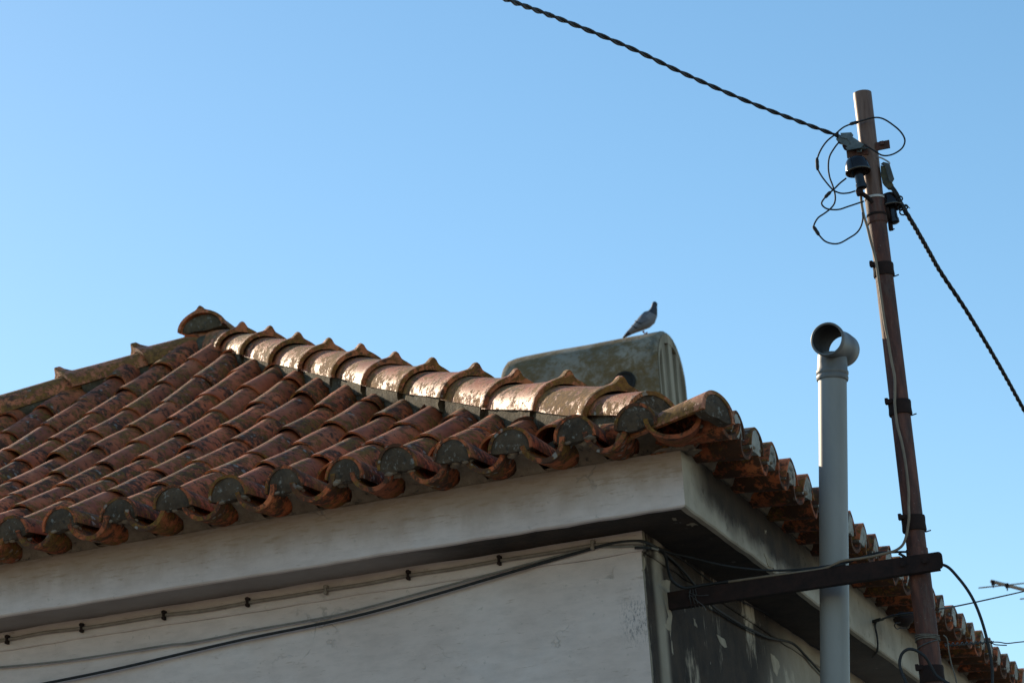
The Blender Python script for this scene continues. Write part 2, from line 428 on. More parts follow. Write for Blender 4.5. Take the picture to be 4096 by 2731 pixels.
def tile_mesh(name, mat, **k):
    v, f = arch(**k); me = fix(mesh(name, v, f, mat)); return smooth_by_angle(me, 50)
covers = [tile_mesh('cover_tile', M_cover, L=.44, w0=.074, h0=.0755, w1=.067, h1=.0685, th=.008, wob=.035, seed=i, bend=random.uniform(-.003,.004)) for i in range(7)]
pans = [tile_mesh('pan_tile', M_pan, L=.44, w0=.066, h0=.060, w1=.080, h1=.068, th=.012, flip=True, wob=.02, seed=20+i) for i in range(3)]
ecovers = [tile_mesh('eave_tile', M_eave, L=.46, w0=.074, h0=.080, w1=.066, h1=.070, th=.010, na=18, wob=.022, seed=40+i) for i in range(6)]
sepans = [tile_mesh('eave_pan_tile', M_spans, L=.46, w0=.077, h0=.079, w1=.078, h1=.076, th=.014, na=18, flip=True, wob=.02, seed=70+i) for i in range(5)]
epans = [tile_mesh('eave_pan_tile', M_eave, L=.46, w0=.077, h0=.079, w1=.078, h1=.076, th=.016, na=18, flip=True, wob=.02, seed=60+i) for i in range(5)]
hips = [tile_mesh('hip_tile', M_hip, L=.46, w0=.136, h0=.112, w1=.112, h1=.096, th=.013, ny=4, lip=.006, knob=.026, wob=.012, seed=80+i) for i in range(4)]
def plug_mesh(name, mat, w, h, seed):
    rnd = random.Random(seed); v = []; N = 14
    pts = [(math.sin(R(-90+180*i/N))*w, math.cos(R(-90+180*i/N))*h) for i in range(N+1)]
    pts += [(w*(1-2*i/6), -.006+rnd.uniform(-.005,.003)) for i in range(1, 6)]
    cen = (0, h*.4); f = []; n = len(pts); rings = ((1, .004), (.6, -.001), (.25, -.003))
    for s_, y in rings:
        for (x, z) in pts: v.append((cen[0]+(x-cen[0])*s_, y+rnd.uniform(-.0015,.0015), cen[1]+(z-cen[1])*s_))
    for r_ in range(2):
        for i in range(n): a = r_*n+i; b_ = r_*n+(i+1)%n; f.append((a, b_, b_+n, a+n))
    f.append(tuple(2*n+i for i in range(n)))
    for (x, z) in pts: v.append((x, .05, z))
    for i in range(n): a = i; b_ = (i+1)%n; f.append((a, b_, 3*n+b_, 3*n+a))
    me = fix(mesh(name, v, f, mat)); return smooth_by_angle(me, 45)
plugs_f = [plug_mesh('mortar_plug', M_plug, .0705, .0765, i) for i in range(5)]
plugs_s = [plug_mesh('mortar_plug', M_plug_pale, .0700, .0760, 10+i) for i in range(5)]
# mortar filling between two eave pans
def fill_mesh(i, half=.105):
    rnd = random.Random(i); Rp = .076; prof = []
    for k in range(7):
        a = R(8+k*12.5); x = half-Rp*math.cos(a)*1.0; prof.append((max(x, .012), -.062-Rp*math.sin(a)+.002))
    prof = [(min(x, half-.001), max(z, -.121-.0001*q)) for q, (x, z) in enumerate(prof)]
    pts = [(-x, z) for x, z in prof] + [(x, z) for x, z in reversed(prof)]
    v = []; f = []; n = len(pts)
    for y0, k in ((.0, 0), (.09, 1), (.19, 2)):
        for (x, z) in pts:
            dep = min(1, max(0, (-.072-z)/.058))
            y_ = .055+.124*dep**.32; y = (y_+rnd.uniform(-.003,.003)) if k == 0 else y_+(.24-y_)*(.5 if k == 1 else 1)
            v.append((x, y, z+(rnd.uniform(-.003,.003) if k == 0 else 0)))
    for r_ in range(2):
        for i_ in range(n): a = r_*n+i_; b_ = r_*n+(i_+1)%n; f.append((a, b_, b_+n, a+n))
    h2 = n//2
    for i_ in range(h2-1): f.append((i_, i_+1, n-2-i_, n-1-i_))
    for q in range(5):                      # crumbs of mortar squeezed out under the plug
        c0 = Vector((rnd.uniform(-.05,.05), rnd.uniform(.005,.05), -.083+rnd.uniform(-.010,.004))); r0 = rnd.uniform(.007,.015); b0 = len(v)
        for a in range(5):
            for k in range(8):
                th_ = math.pi*(a+.5)/5; ph_ = 2*math.pi*k/8; p = Vector((math.sin(th_)*math.cos(ph_)*1.5, math.sin(th_)*math.sin(ph_), math.cos(th_)*.8))*r0
                v.append(c0+p*(1+.45*noise.noise((c0+p)*90)))
        for a in range(4):
            for k in range(8): f.append((b0+a*8+k, b0+a*8+(k+1)%8, b0+(a+1)*8+(k+1)%8, b0+(a+1)*8+k))
        f.append(tuple(b0+k for k in range(8))); f.append(tuple(b0+32+k for k in range(8)))
    return smooth_by_angle(fix(mesh('eave_mortar', v, f, M_fill)), 60)
fills = [fill_mesh(i) for i in range(7)]

# positions of the eave tiles along both eaves
FX = [.2688,.4785,.7002,.902,1.1009,1.2989,1.5229,1.728,1.9387,2.1551,2.3819,2.5829]
while FX[-1] < XW-.3: FX.append(FX[-1]+.2105+random.uniform(-.006,.006))
SY = {1:.2549,2:.4726,3:.6854,4:.9172,5:1.1455,8:1.7534,9:1.9601,10:2.1628,11:2.3864,16:3.4068,17:3.6314,18:3.8427,19:4.0563,20:4.2687,21:4.4633,22:4.6851,23:4.8989,24:5.0996,25:5.3163}
SYL = []; last = 0
for i in range(1, 26):
    if i in SY: SYL.append(SY[i]); last = i
    else:
        nx = min(k for k in SY if k > i); SYL.append(SY[last]+(SY[nx]-SY[last])*(i-last)/(nx-last)+random.uniform(-.006,.006))
while SYL[-1] < YD-.3: SYL.append(SYL[-1]+.2115+random.uniform(-.005,.005))
U = random.uniform
for i, x in enumerate(FX):
    j = U(-.8,.8)
    o = hpart('eave_tile', random.choice(ecovers), (-x+U(-.003,.003), U(-.010,.012), -.080+U(-.003,.003)), (R(5+U(-2,2)), R(U(-6,6)), R(U(-3.5,3.5))), scale=(U(.93,1.05),1,U(.90,1.04)))
    link('mortar_plug', random.choice(plugs_f), o, (0, .002, 0), (0,0,0))
for i, y in enumerate(SYL):
    o = hpart('eave_tile', random.choice(ecovers), (U(-.003,.003), y, -.080), (R(5), R(U(-2.5,2.5)), R(90+U(-2,2))))
    link('mortar_plug', random.choice(plugs_s), o, (0, .002, 0))
xs = [0] + FX
for i in range(1, len(xs)-1):
    xm = (xs[i]+xs[i+1])/2
    hpart('eave_pan_tile', random.choice(epans), (-xm, U(-.010,.014), -.062), (R(5.4), R(U(-5,5)), R(U(-3,3))), scale=((xs[i+1]-xs[i])/.21,1,1))
    hpart('eave_mortar', random.choice(fills), (-xs[i], 0, 0), scale=(1,1,1))
ys_ = [0] + SYL
for i in range(1, len(ys_)-1):
    ym = (ys_[i]+ys_[i+1])/2
    hpart('eave_pan_tile', random.choice(sepans), (U(-.006,.004), ym, -.058), (R(4.5), R(U(-2,2)), R(90+U(-2,2))), scale=((ys_[i+1]-ys_[i])/.212,1,1))
    hpart('eave_mortar', random.choice(fills), (0, ys_[i], 0.012), (0,0,R(90)))
# the corner: diagonal eave tile, wide corner pans
cc = tile_mesh('corner_eave_tile', M_hip, L=.47, w0=.084, h0=.092, w1=.078, h1=.082, th=.014, na=20, wob=.02, seed=3)
o = hpart('eave_tile', cc, (.008, -.002, -.088), (R(-4.5), R(9), R(68)), scale=(1,.78,.94))
link('mortar_plug', plug_mesh('mortar_plug', M_plug, .072, .080, 44), o, (0, .002, 0))
cp = tile_mesh('corner_pan', M_eave, L=.42, w0=.088, h0=.078, w1=.07, h1=.07, th=.014, na=20, flip=True, wob=.02, seed=5)
hpart('eave_pan_tile', cp, (-.142, -.010, -.062), (R(6), 0, R(12)), scale=(1.05,1,1))
cp2 = tile_mesh('corner_pan_side', M_spans, L=.42, w0=.080, h0=.070, w1=.066, h1=.066, th=.014, na=20, flip=True, wob=.02, seed=6)
hpart('eave_pan_tile', cp2, (.004, .140, -.058), (R(5), 0, R(80)))
b = MB()
b = None
hpart('eave_mortar', fills[1], (-.05, .05, 0), (0,0,R(45)), scale=(.8,1,1))
hpart('eave_mortar', fills[0], (-xs[1], 0, 0))

# ---- field tiles, front slope (every one its own), pans and covers
EXP = .325
def lay(mesh_list, name, x, d0, dend, lift, rz, side):
    """one course piece from plan distance d0 up the slope, clipped at dend"""
    plan = .385; d1 = d0+plan
    k = 1.0
    if d1 > dend: k = (dend-d0)/plan; d1 = dend
    if k < .22: return False
    za = ze(d0)+lift+.009; zb = ze(d1)+lift-.004
    ang = math.atan2(zb-za, d1-d0); Lr = math.hypot(zb-za, d1-d0)
    sc = Lr/.44
    jx = U(-.004,.004)
    if side == 'front': loc = (x+jx, d0, za); rot = (ang+U(-.012,.012), R(U(-5,5)), R(rz+U(-1.4,1.4)))
    else: loc = (-d0, x+jx, za); rot = (ang, R(U(-3,3)), R(90+rz))
    hpart(name, random.choice(mesh_list), loc, rot, scale=(U(.96,1.05), sc, U(.95,1.06)))
    return True
for i, x in enumerate(FX):
    top = min(x, XW-x)+.05
    d = .42+U(-.012,.012); n = 0; rz = U(-.6,.6)
    while d < top-.1 and n < 12:
        if not lay(covers, 'cover_tile', -x, d, top, -.066, rz+U(-1.0,1.0), 'front'): break
        d += EXP+U(-.022,.022); n += 1
for i in range(len(FX)-1):
    x = (FX[i]+FX[i+1])/2; top = min(x, XW-x)+.05; d = .40
    while d < top-.1:
        if not lay(pans, 'pan_tile', -x, d, top, -.088, U(-1,1), 'front'): break
        d += EXP+.02
# side slope facing right: seen only from underneath at its edge, so its tiles are one mass
vv = []; ff = []
def mass(v, f, M):
    n = len(vv); vv.extend([M @ p for p in v]); ff.extend([tuple(i+n for i in q) for q in f])
cv = arch(L=.44, w0=.079, h0=.079, w1=.064, h1=.066, na=8, ny=1); pv = arch(L=.44, w0=.066, h0=.06, w1=.08, h1=.068, na=6, ny=1, flip=True)
for i, y in enumerate(SYL):
    top = min(y, 3.6, YD-y)+.04
    for (yy, shp, lift, d0) in ((y, cv, -.074, .42), (y+.105, pv, -.088, .40)):
        d = d0+U(-.01,.01)
        while d < top-.12:
            d1 = min(d+.385, top); za = ze(d)+lift+.012; zb = ze(d1)+lift-.004
            ang = math.atan2(zb-za, d1-d); Lr = math.hypot(zb-za, d1-d)
            M = Matrix.Translation((-d, yy+U(-.004,.004), za)) @ Matrix.Rotation(R(90), 4, 'Z') @ Matrix.Rotation(ang, 4, 'X') @ Matrix.Diagonal((1, Lr/.44, 1, 1))
            mass(shp[0], shp[1], M); d += EXP
me = fix(mesh('side_slope_tiles', vv, ff, M_cover)); smooth_by_angle(me, 50)
o = hpart('side_slope_tiles', me); o['kind'] = 'stuff'

# ---- hips and ridge
KD = [(.433,.245),(.715,.399),(1.021,.544),(1.283,.693),(1.583,.853),(1.856,1.008),(2.118,1.168),(2.398,1.331),(2.675,1.49),(2.957,1.661),(3.231,1.814)]
def knobz(d):
    for (a, za), (b_, zb) in zip(KD, KD[1:]+[(3.6, 2.02)]):
        if d <= b_: return za+(zb-za)*(d-a)/(b_-a)
    return 2.02
def slab_mesh(i):
    rnd = random.Random(200+i); v = []; f = []; NY = 9; L = .36
    prof = [(-.118,.012),(-.122,-.004),(-.121,-.030),(-.112,-.052),(-.085,-.060),(-.085,.012)]
    for side in (1, -1):
        b0 = len(v)
        for j in range(NY+1):
            y = .055+L*j/NY
            for (x, z) in prof:
                p = Vector((x*side*(1-.12*j/NY), y, z)); q = p*22+Vector((i*7, side*3, 0))
                k = 0 if z > 0 else 1
                v.append(p+Vector((noise.noise(q)*.007*k, noise.noise(q+Vector((3,1,4)))*.006, noise.noise(q+Vector((9,2,6)))*.012*k)))
        n = len(prof)
        for j in range(NY):
            for k in range(n): a = b0+j*n+k; c = b0+j*n+(k+1)%n; f.append((a, c, c+n, a+n))
        f.append(tuple(b0+k for k in range(n))); f.append(tuple(b0+NY*n+k for k in range(n)))
    return smooth_by_angle(fix(mesh('hip_mortar', v, f, M_mortar)), 50)
slabs = [slab_mesh(i) for i in range(5)]
def hip_tiles(knobs, sx):
    for i, (d, z) in enumerate(knobs):
        nd, nz = knobs[i+1] if i+1 < len(knobs) else (d+.28, z+.155)
        run = (nd-d)*math.sqrt(2); ang = math.atan2(nz-z, run)
        L = math.hypot(run, nz-z)+.05
        up_ = Vector((-sx*math.sin(ang)*.707*-1, -math.sin(ang)*.707, math.cos(ang)))
        p = Vector((-d if sx > 0 else -XW+d, d, z)) - up_*.149
        ho = hpart('hip_tile', hips[i % 4], p, (ang-.012, R(U(-3,3)), R(45+U(-1.5,1.5)) if sx > 0 else R(-45+U(-1.5,1.5))), scale=(1+U(-.03,.03), L/.46, 1))
        link('mortar_slab', slabs[i % 5], ho)
hip_tiles(KD, 1)
hip_tiles(KD, -1)
# lower end piece of the right hip with its mortar face
lowp = tile_mesh('hip_end_tile', M_hip, L=.30, w0=.112, h0=.095, w1=.106, h1=.09, th=.014, na=20, wob=.03, seed=9)
ang = R(20)
o = hpart('hip_tile', lowp, (-.30, .30, .030), (R(17), R(5), R(49)))
link('mortar_plug', plug_mesh('mortar_plug', M_plug, .102, .084, 51), o, (0, .004, 0))
# ridge going back from the apex
rz = 2.02-.03
for i in range(22):
    hpart('ridge_tile', hips[(i+1) % 4], (-3.56, 3.40+i*.41, 1.897-.006*(i>0)), (R(-.8), R(U(-2,2)), R(U(-1,1))), scale=(.93, 1, .80))
o = hpart('apex_mortar', plug_mesh('apex_mortar', M_mortar, .112, .074, 77), (-3.56, 3.415, 1.895))
# mortar bed under hips: lumpy prism
def bed(sx, d0, d1, name):
    v = []; f = []; N = int((d1-d0)/.03); prof = [(-.106,-.20),(-.102,-.03),(-.096,-.004),(-.05,.03),(0,.04),(.05,.03),(.096,-.004),(.102,-.03),(.106,-.20)]; n = len(prof)
    for i in range(N+1):
        d = d0+(d1-d0)*i/N; zf = knobz(d)-.142
        for (o_, z_) in prof:
            p = Vector((-d, d, zf+z_)) + Vector((1,1,0)).normalized()*o_
            w = noise.noise(p*10)*.016+noise.noise(p*28)*.007
            p += Vector((1,1,0)).normalized()*(w if o_ > 0 else -w) + Vector((0,0,noise.noise(p*20)*.005))
            if sx < 0: p.x = -XW-p.x
            v.append(p)
    for i in range(N):
        for k in range(n-1): a = i*n+k; f.append((a, a+1, a+1+n, a+n))
    f.append(tuple(range(n))); f.append(tuple(N*n+k for k in range(n)))
    hpart(name, smooth_by_angle(fix(mesh(name, v, f, M_mortar)), 60))
bed(1, .34, 3.55, 'hip_mortar'); bed(-1, .34, 3.5, 'hip_mortar')
b = MB()
v = []; f = []
for i in range(9):
    for k in range(14):
        a = 2*math.pi*k/14; t = i/8; r_ = .22*math.cos(t*1.5); p = Vector((-XW/2+r_*math.cos(a)*1.2, 3.56+r_*math.sin(a), 1.74+.15*math.sin(t*1.5)))
        v.append(p+Vector((noise.noise(p*12), noise.noise(p*12+Vector((9,9,9))), noise.noise(p*14))).normalized()*.012)
for i in range(8):
    for k in range(14): a = i*14+k; c_ = i*14+(k+1)%14; f.append((a, c_, c_+14, a+14))
f.append(tuple(8*14+k for k in range(14)))
hpart('apex_mortar', smooth_by_angle(fix(mesh('apex_mortar', v, f, M_mortar)), 60))
# flakes of old whitewash still holding on the sooty side
def flake(pts, seed, name='paint_flake', **pl_):
    rnd = random.Random(seed); ax = 'xyz'.index(list(pl_)[0]); P = []
    for i in range(len(pts)):
        a = pts[i]; b_ = pts[(i+1) % len(pts)]; m_ = 3
        for k in range(m_):
            t_ = k/m_; P.append(((2400+(a[0]+(b_[0]-a[0])*t_+rnd.uniform(-5,5))/2.138), (2000+(a[1]+(b_[1]-a[1])*t_+rnd.uniform(-7,7))/2.138)))
    A = [at(x, y, **pl_) for x, y in P]; d = Vector((0,0,0)); d[ax] = -.004 if ax != 2 else .004
    n = len(A); hpart(name, fix(mesh(name, A+[p+d for p in A], [tuple(range(n)), tuple(range(2*n-1, n-1, -1))]+[(k, (k+1) % n, n+(k+1) % n, n+k) for k in range(n)], M_flake)))
flake([(525,690),(560,678),(600,692),(596,790),(588,880),(622,990),(605,1125),(575,1100),(535,1060),(520,960),(545,890),(535,800)], 1, x=-.4135)
flake([(1455,1305),(1490,1330),(1530,1380),(1540,1430),(1515,1500),(1490,1470),(1470,1400)], 2, x=-.4135)
flake([(800,1003),(820,1030),(830,1090),(805,1060)], 3, x=-.4135)
flake([(1000,1150),(1060,1180),(1090,1260),(1040,1240)], 4, x=-.4135)
flake([(372,470),(388,505),(385,585),(368,600)], 5, x=-.4135)
flake([(610,155),(650,148),(658,170),(625,176)], 6, z=-.3085)
flake([(740,205),(800,200),(842,210),(790,222)], 8, z=-.3085)
flake([(1405,455),(1440,480),(1490,545),(1490,590),(1450,570),(1425,515)], 7, x=-.1785)
flake([(1412,250),(1422,262),(1424,290),(1414,280)], 9, x=-.1785)
# bits of plaster lapped round the pans on the front
b = MB()
for i in range(14):
    x = -(FX[i]+FX[i+1])/2 + U(-.03,.05)
    z = -.158+U(-.008,.004); w = U(.012,.035)
    pts = [(x+w*math.cos(t*.7)*U(.7,1.1), .178, z-.010*abs(math.sin(t*.7))+U(-.003,.003)) for t in range(9)]
    cz = Vector((x, .171, z-.002)); n = len(pts); b.add([cz]+pts, [(0, 1+k, 1+(k+1) % n) for k in range(n)])
# ---- chimney of the house, far behind
CY = 8.3
pl = atv(1139, 850, y=CY); pr = at(2620, 1352, y=CY); topz = (at(2640, 1335, y=CY+.33).z)
xl = pl.x; xr = pr.x; dep = .66; r_ = .33
v = []; f = []
def chim_prof(xx, inset=0, rr=.0):
    P = [(xx, CY+inset, 1.2), (xx, CY+inset, topz-r_)]
    for k in range(1, 12):
        a = math.pi*k/12; P.append((xx, CY+r_-(r_-inset)*math.cos(a), topz-r_-inset*0+(r_-inset)*math.sin(a)))
    P += [(xx, CY+dep-inset, topz-r_), (xx, CY+dep-inset, 1.2)]
    return P
xst = [(xl, .06), (xl+.010, .032), (xl+.03, .012), (xl+.07, .003), (xl+.14, 0)] + [(xl+.14+(xr-xl-.17)*i/10, 0) for i in range(1, 11)] + [(xr-.012, .004), (xr, .02)]
dz = at(2640,1335,y=CY+.33).z - atv(1200,822,y=CY+.33).z
for (xx, ins) in xst:
    for p in chim_prof(xx, ins):
        q = Vector(p)
        if q.z > 1.3: q.z += jit(q, .008, 3)
        v.append(q)
n = len(chim_prof(0))
for i in range(len(xst)-1):
    for k in range(n-1): a = i*n+k; f.append((a, a+1, a+1+n, a+n))
f.append(tuple(range(n)))
ch = hpart('chimney', smooth_by_angle(fix(mesh('chimney', v, f, M_chim)), 50))
# right end: arched ring with upright ribs and dark slots between
b = MB(); N = 12; xe = xr+.004
outer = [(CY+r_-(r_-.02)*math.cos(math.pi*k/N), topz-r_+(r_-.02)*math.sin(math.pi*k/N)) for k in range(N+1)]
inner = [(CY+r_-(r_-.045)*math.cos(math.pi*k/N), topz-r_+(r_-.09)*math.sin(math.pi*k/N)) for k in range(N+1)]
ov = [(xe, CY+.02, 1.25)]+[(xe, y, z) for y, z in outer]+[(xe, CY+dep-.02, 1.25)]
iv = [(xe, CY+.045, 1.25)]+[(xe, y, z) for y, z in inner]+[(xe, CY+dep-.045, 1.25)]
ib = [(p[0]-.08, p[1], p[2]) for p in iv]
n = len(ov); b.add(ov+iv+ib, [(k, k+1, n+k+1, n+k) for k in range(n-1)]+[(n+k, n+k+1, 2*n+k+1, 2*n+k) for k in range(n-1)])
for k in range(3):
    yc = CY+.17+k*.16; hh = math.sqrt(max(.01, (r_-.07)**2-(yc-CY-r_)**2))
    zt = topz-r_+hh; b.box((xe-.028, yc, (zt+1.25)/2), (.05, .085, zt-1.25))
me = fix(mesh('slotted_end', b.v, b.f, M_chim_end)); smooth_by_angle(me, 40); link('slotted_end', me, ch)
link('flue_void', mesh('flue_void', ib, [tuple(range(n))], M_void), ch)
hc = at(2500, 1528, y=CY-.004)
b = MB(); MM = Matrix.Translation(hc) @ Matrix.Rotation(R(90), 4, 'X'); b.lathe([(.0,.0),(.058,.0),(.062,.012),(.075,.014),(.078,.0)], 24, MM); b.build('round_vent', M_void, ch)

# ------------------------------------------------------------------ wires on the front wall
def wire(name, pts, r, mat, label, cat='cable', sub=6, n=8, parent=None, group=None):
    b = MB(); b.tube(smooth_path(pts, sub), r, n)
    o = b.build(name, mat, parent, 80)
    if parent is None: tag(o, label, cat, group)
    return o
WY = .398
c1 = [(-60,1476),(17,1468),(100,1452),(188,1442),(280,1428),(377,1412),(470,1401),(569,1383),(660,1369),(749,1354),(840,1340),(938,1321),(1040,1306),(1147,1287),(1250,1271),(1362,1252),(1440,1246),(1478,1247)]
run = empty('clipped_cable', atv(700, 1360, y=WY), 'limewashed cable under the front eave, held by a row of rusty clips', 'cable')
def wp(name, mb, mat, root, ang=60):
    return mb.build(name, mat, root, ang, -Vector(root.location))
b = MB(); b.tube(smooth_path([atv(x, y, y=WY-.004+.001*math.sin(i*1.7)) for i, (x, y) in enumerate(c1)], 6), .0062, 8); wp('sheath', b, M_paintcable, run)
for i, (x, y) in enumerate([(17,1468),(188,1441),(377,1412),(569,1382),(749,1354),(938,1320),(1147,1286),(1362,1251)]):
    p = atv(x, y, y=WY-.008); b = MB(); b.box(p, (.008, .016, .034)); b.box(p+Vector((.001,-.002,.010)), (.013, .018, .009)); b.box(p+Vector((-.001,-.001,-.011)), (.011, .017, .008))
    wp('clip', b, M_paintcable if i in (4, 7) else M_rust_dark, run)
c2 = [(-60,1534),(0,1531),(137,1518),(273,1498),(350,1486),(395,1479),(430,1476),(500,1463),(581,1446),(718,1422),(804,1404),(994,1353),(1185,1302),(1343,1261),(1420,1255),(1480,1255),(1512,1262)]
wire('thin_cable', [atv(x, y, y=.397) for x, y in c2], .0036, M_graycable, 'thin dusty grey cable drooping across the white front wall above the black one')
c3 = [(20,1584),(106,1568),(273,1534),(465,1489),(581,1463),(804,1417),(994,1366),(1185,1310),(1343,1264),(1407,1247),(1467,1242)]
c3p = [atv(x, y, y=.392) for x, y in c3]
Z2 = lambda x, y: (2400+x/2.138, 2000+y/2.138)
SX = -.40
tail = [at(*Z2(420,372), y=.385), at(*Z2(500,415), x=SX+.004), at(*Z2(560,480), x=SX+.01), at(*Z2(578,580), x=SX+.02), at(*Z2(612,680), x=SX+.04), at(*Z2(680,735), x=-.36), at(*Z2(745,748), y=.67)]
bar_t = [at(*Z2(900,722), y=.688), at(*Z2(1100,695), y=.69), at(*Z2(1400,655), y=.69), at(*Z2(1750,603), y=.69), at(*Z2(2100,548), y=.69)]
wire('black_cable', c3p+tail+bar_t, .0052, M_black, 'thick black cable slanting across the front wall, round the corner and onto the rusty bracket')
wire('corner_cable', [at(*Z2(300,405), y=.396), at(*Z2(430,408), y=.394), at(*Z2(510,425), x=SX+.004), at(*Z2(620,510), x=SX+.006), at(*Z2(700,590), x=SX+.008), at(*Z2(800,712), x=SX+.01), at(*Z2(880,800), x=SX+.008), at(*Z2(960,900), x=SX+.006), at(*Z2(1050,965), x=SX), at(*Z2(1200,1058), x=SX), at(*Z2(1330,1125), x=SX), at(*Z2(1450,1175), x=SX), at(*Z2(1640,1218), x=SX), at(*Z2(1760,1330), x=SX), at(*Z2(1900,1480), x=SX), at(*Z2(2050,1600), x=SX)], .0048, M_black, 'dark cable running down the sooty side wall below the soffit')
wire('soffit_cable', [at(*Z2(480,400), x=SX+.004), at(*Z2(600,450), x=SX+.03), at(*Z2(800,495), y=.63), at(*Z2(1000,545), y=.64), at(*Z2(1200,578), y=.66), at(*Z2(1400,597), y=.68), at(*Z2(1600,598), y=.70), at(*Z2(1850,575), y=.71), at(*Z2(2100,533), y=.72), at(3504, 2211, y=.715), at(3560, 2208, y=.715), at(3625, 2206, y=.715), at(3680, 2210, y=.72)], .0040, M_black, 'black cable hanging free below the soffit and out along the top of the bracket')
wire('soffit_wire', [at(*Z2(500,400), x=SX+.004), at(*Z2(700,505), x=SX), at(*Z2(900,655), x=SX+.003), at(*Z2(1100,800), x=SX+.003), at(*Z2(1250,880), x=SX+.003), at(*Z2(1500,1010), x=SX+.003), at(*Z2(1880,1280), x=SX+.003)], .0024, M_black, 'thin wire along the top of the sooty side wall', 'wire')

# ------------------------------------------------------------------ bracket and mast
BZ0, BZ1 = -.466, -.524; BY = .668
brk = empty('wall_bracket', (-.41, BY+.03, -.495), 'dark rusty steel channel standing out from the sooty side wall and holding the mast', 'bracket')
b = MB()
# C channel: web facing the camera, flanges back; rounded free end
def rbox(b, x0, x1, y0, y1, z0, z1, rad=.014):
    prof = [(x0, z0), (x0, z1)]
    for k in range(6): a = R(90-18*k); prof.append((x1-rad+rad*math.cos(a), z1-rad+rad*math.sin(a)))
    for k in range(6): a = R(-18*k); prof.append((x1-rad+rad*math.cos(a), z0+rad+rad*math.sin(a)))
    n = len(prof); b.add([(x, y0, z) for x, z in prof]+[(x, y1, z) for x, z in prof], [tuple(range(n)), tuple(range(2*n-1, n-1, -1))]+[(k, (k+1) % n, n+(k+1) % n, n+k) for k in range(n)])
rbox(b, -.43, .536, BY, BY+.005, BZ1, BZ0)
wp('web', b, M_rust_dark, brk, 30)
b = MB(); b.box((.045, BY+.0205, BZ0-.003), (.95, .030, .005)); wp('flange', b, M_rust_dark, brk, 30)
b = MB(); b.box((.045, BY+.0205, BZ1+.003), (.95, .030, .005)); wp('flange', b, M_rust_dark, brk, 30)
for x in (.405, .478):
    b = MB(); MM = Matrix.Translation((x, BY-.001, (BZ0+BZ1)/2+.004)) @ Matrix.Rotation(R(90), 4, 'X'); b.lathe([(.013,-.001),(.013,.002),(.0095,.003),(.0095,.009),(.0,.0095)], 6, MM); wp('bolt', b, M_rust_dark, brk, 20)
b = MB()
for k in range(3):
    pts = [Vector((-.335+.012*k+.004*math.sin(t*1.9+k), BY+.02-.028*math.cos(t*.8), (BZ0+BZ1)/2+.036*math.sin(t*.8))) for t in range(9)]; b.tube(pts, .0018, 5)
b.tube(smooth_path([(-.33,BY-.008,-.49),(-.31,BY-.015,-.51),(-.285,BY-.012,-.535),(-.28,BY-.01,-.55)]), .0014, 5); b.tube(smooth_path([(-.335,BY-.01,-.48),(-.30,BY-.02,-.497),(-.265,BY-.015,-.50)]), .0014, 5)
wp('tie_wire', b, M_wire, brk)

PX, PY = .441, .7415
mast = empty('utility_mast', (PX, PY, -4.06), 'tall rusty steel pipe mast on the wall bracket carrying insulators and overhead cable', 'pole')
def pole_x(z): return PX + (0.0 if z < .5 else -.004*(z-.5))
def mp_(name, mb, mat, ang=50): return mb.build(name, mat, mast, ang, -Vector(mast.location))
ptop = atv(1980, 215, y=PY)
b = MB(); zt = ptop.z
b.tube([(PX,PY,-4.06),(PX,PY,-.9),(PX,PY,-.56),(PX,PY,-.43)], .0365, 24); b.tube([(PX,PY,-.44),(PX,PY,-.3),(PX,PY,.2),(pole_x(.6),PY,.6),(pole_x(.83),PY,.83)], [.0335,.0335,.0325,.031,.031], 24); mp_('lower_pipe', b, M_rust)
zmid = at(3480, 800, y=PY).z
b = MB(); xt = ptop.x+.006
b.lathe([(.030,zmid),(.031,zmid+.02),(.0325,zt-.01),(.0325,zt),(.0295,zt),(.0295,zt-.12)], 28, Matrix.Translation((0,PY,0)) @ Matrix(((1,0,0,pole_x(.8)),(0,1,0,0),(0,0,1,0),(0,0,0,1))) @ Matrix(((1,0,(xt-pole_x(.8))/(zt-zmid)*0,0),(0,1,0,0),(0,0,1,0),(0,0,0,1)))); mp_('upper_pipe', b, M_rust_top)
def ring(px, py, hgt, extra, mat, name='collar', bolt=True):
    z = at(px, py, y=PY-.03).z; x = pole_x(z); rr = (.0335 if z < .3 else .031)+extra
    b = MB(); b.lathe([(rr-.012,z-hgt/2),(rr,z-hgt/2),(rr+.0015,z-hgt/2+.004),(rr,z),(rr+.001,z+hgt/2-.004),(rr,z+hgt/2),(rr-.012,z+hgt/2)], 26, Matrix.Translation((x,PY,0)))
    if bolt:
        b.box((x-rr*.75, PY-rr*.8, z+hgt*.42), (.026, .014, .014)); b.box((x-rr*.95, PY-rr*.75, z+hgt*.42+.002), (.010, .018, .020)); b.tube([(x+rr*.9, PY, z-hgt*.62),(x+rr+.016, PY-.004, z-hgt*.62+.002)], .0022, 6)
    return mp_(name, b, mat, 35)
ring(3534, 1070, .046, .0045, M_rust_dark); ring(3602, 1622, .05, .005, M_rust_dark); ring(3664, 2085, .052, .006, M_rust_dark); ring(3737, 2690, .055, .007, M_rust_dark)
ring(3488, 840, .085, .003, M_rust, 'sleeve', False); ring(3490, 785, .008, .0045, M_white, 'tape_band', False)
ring(3490, 855, .010, .0045, M_rust_dark, 'strap', False)
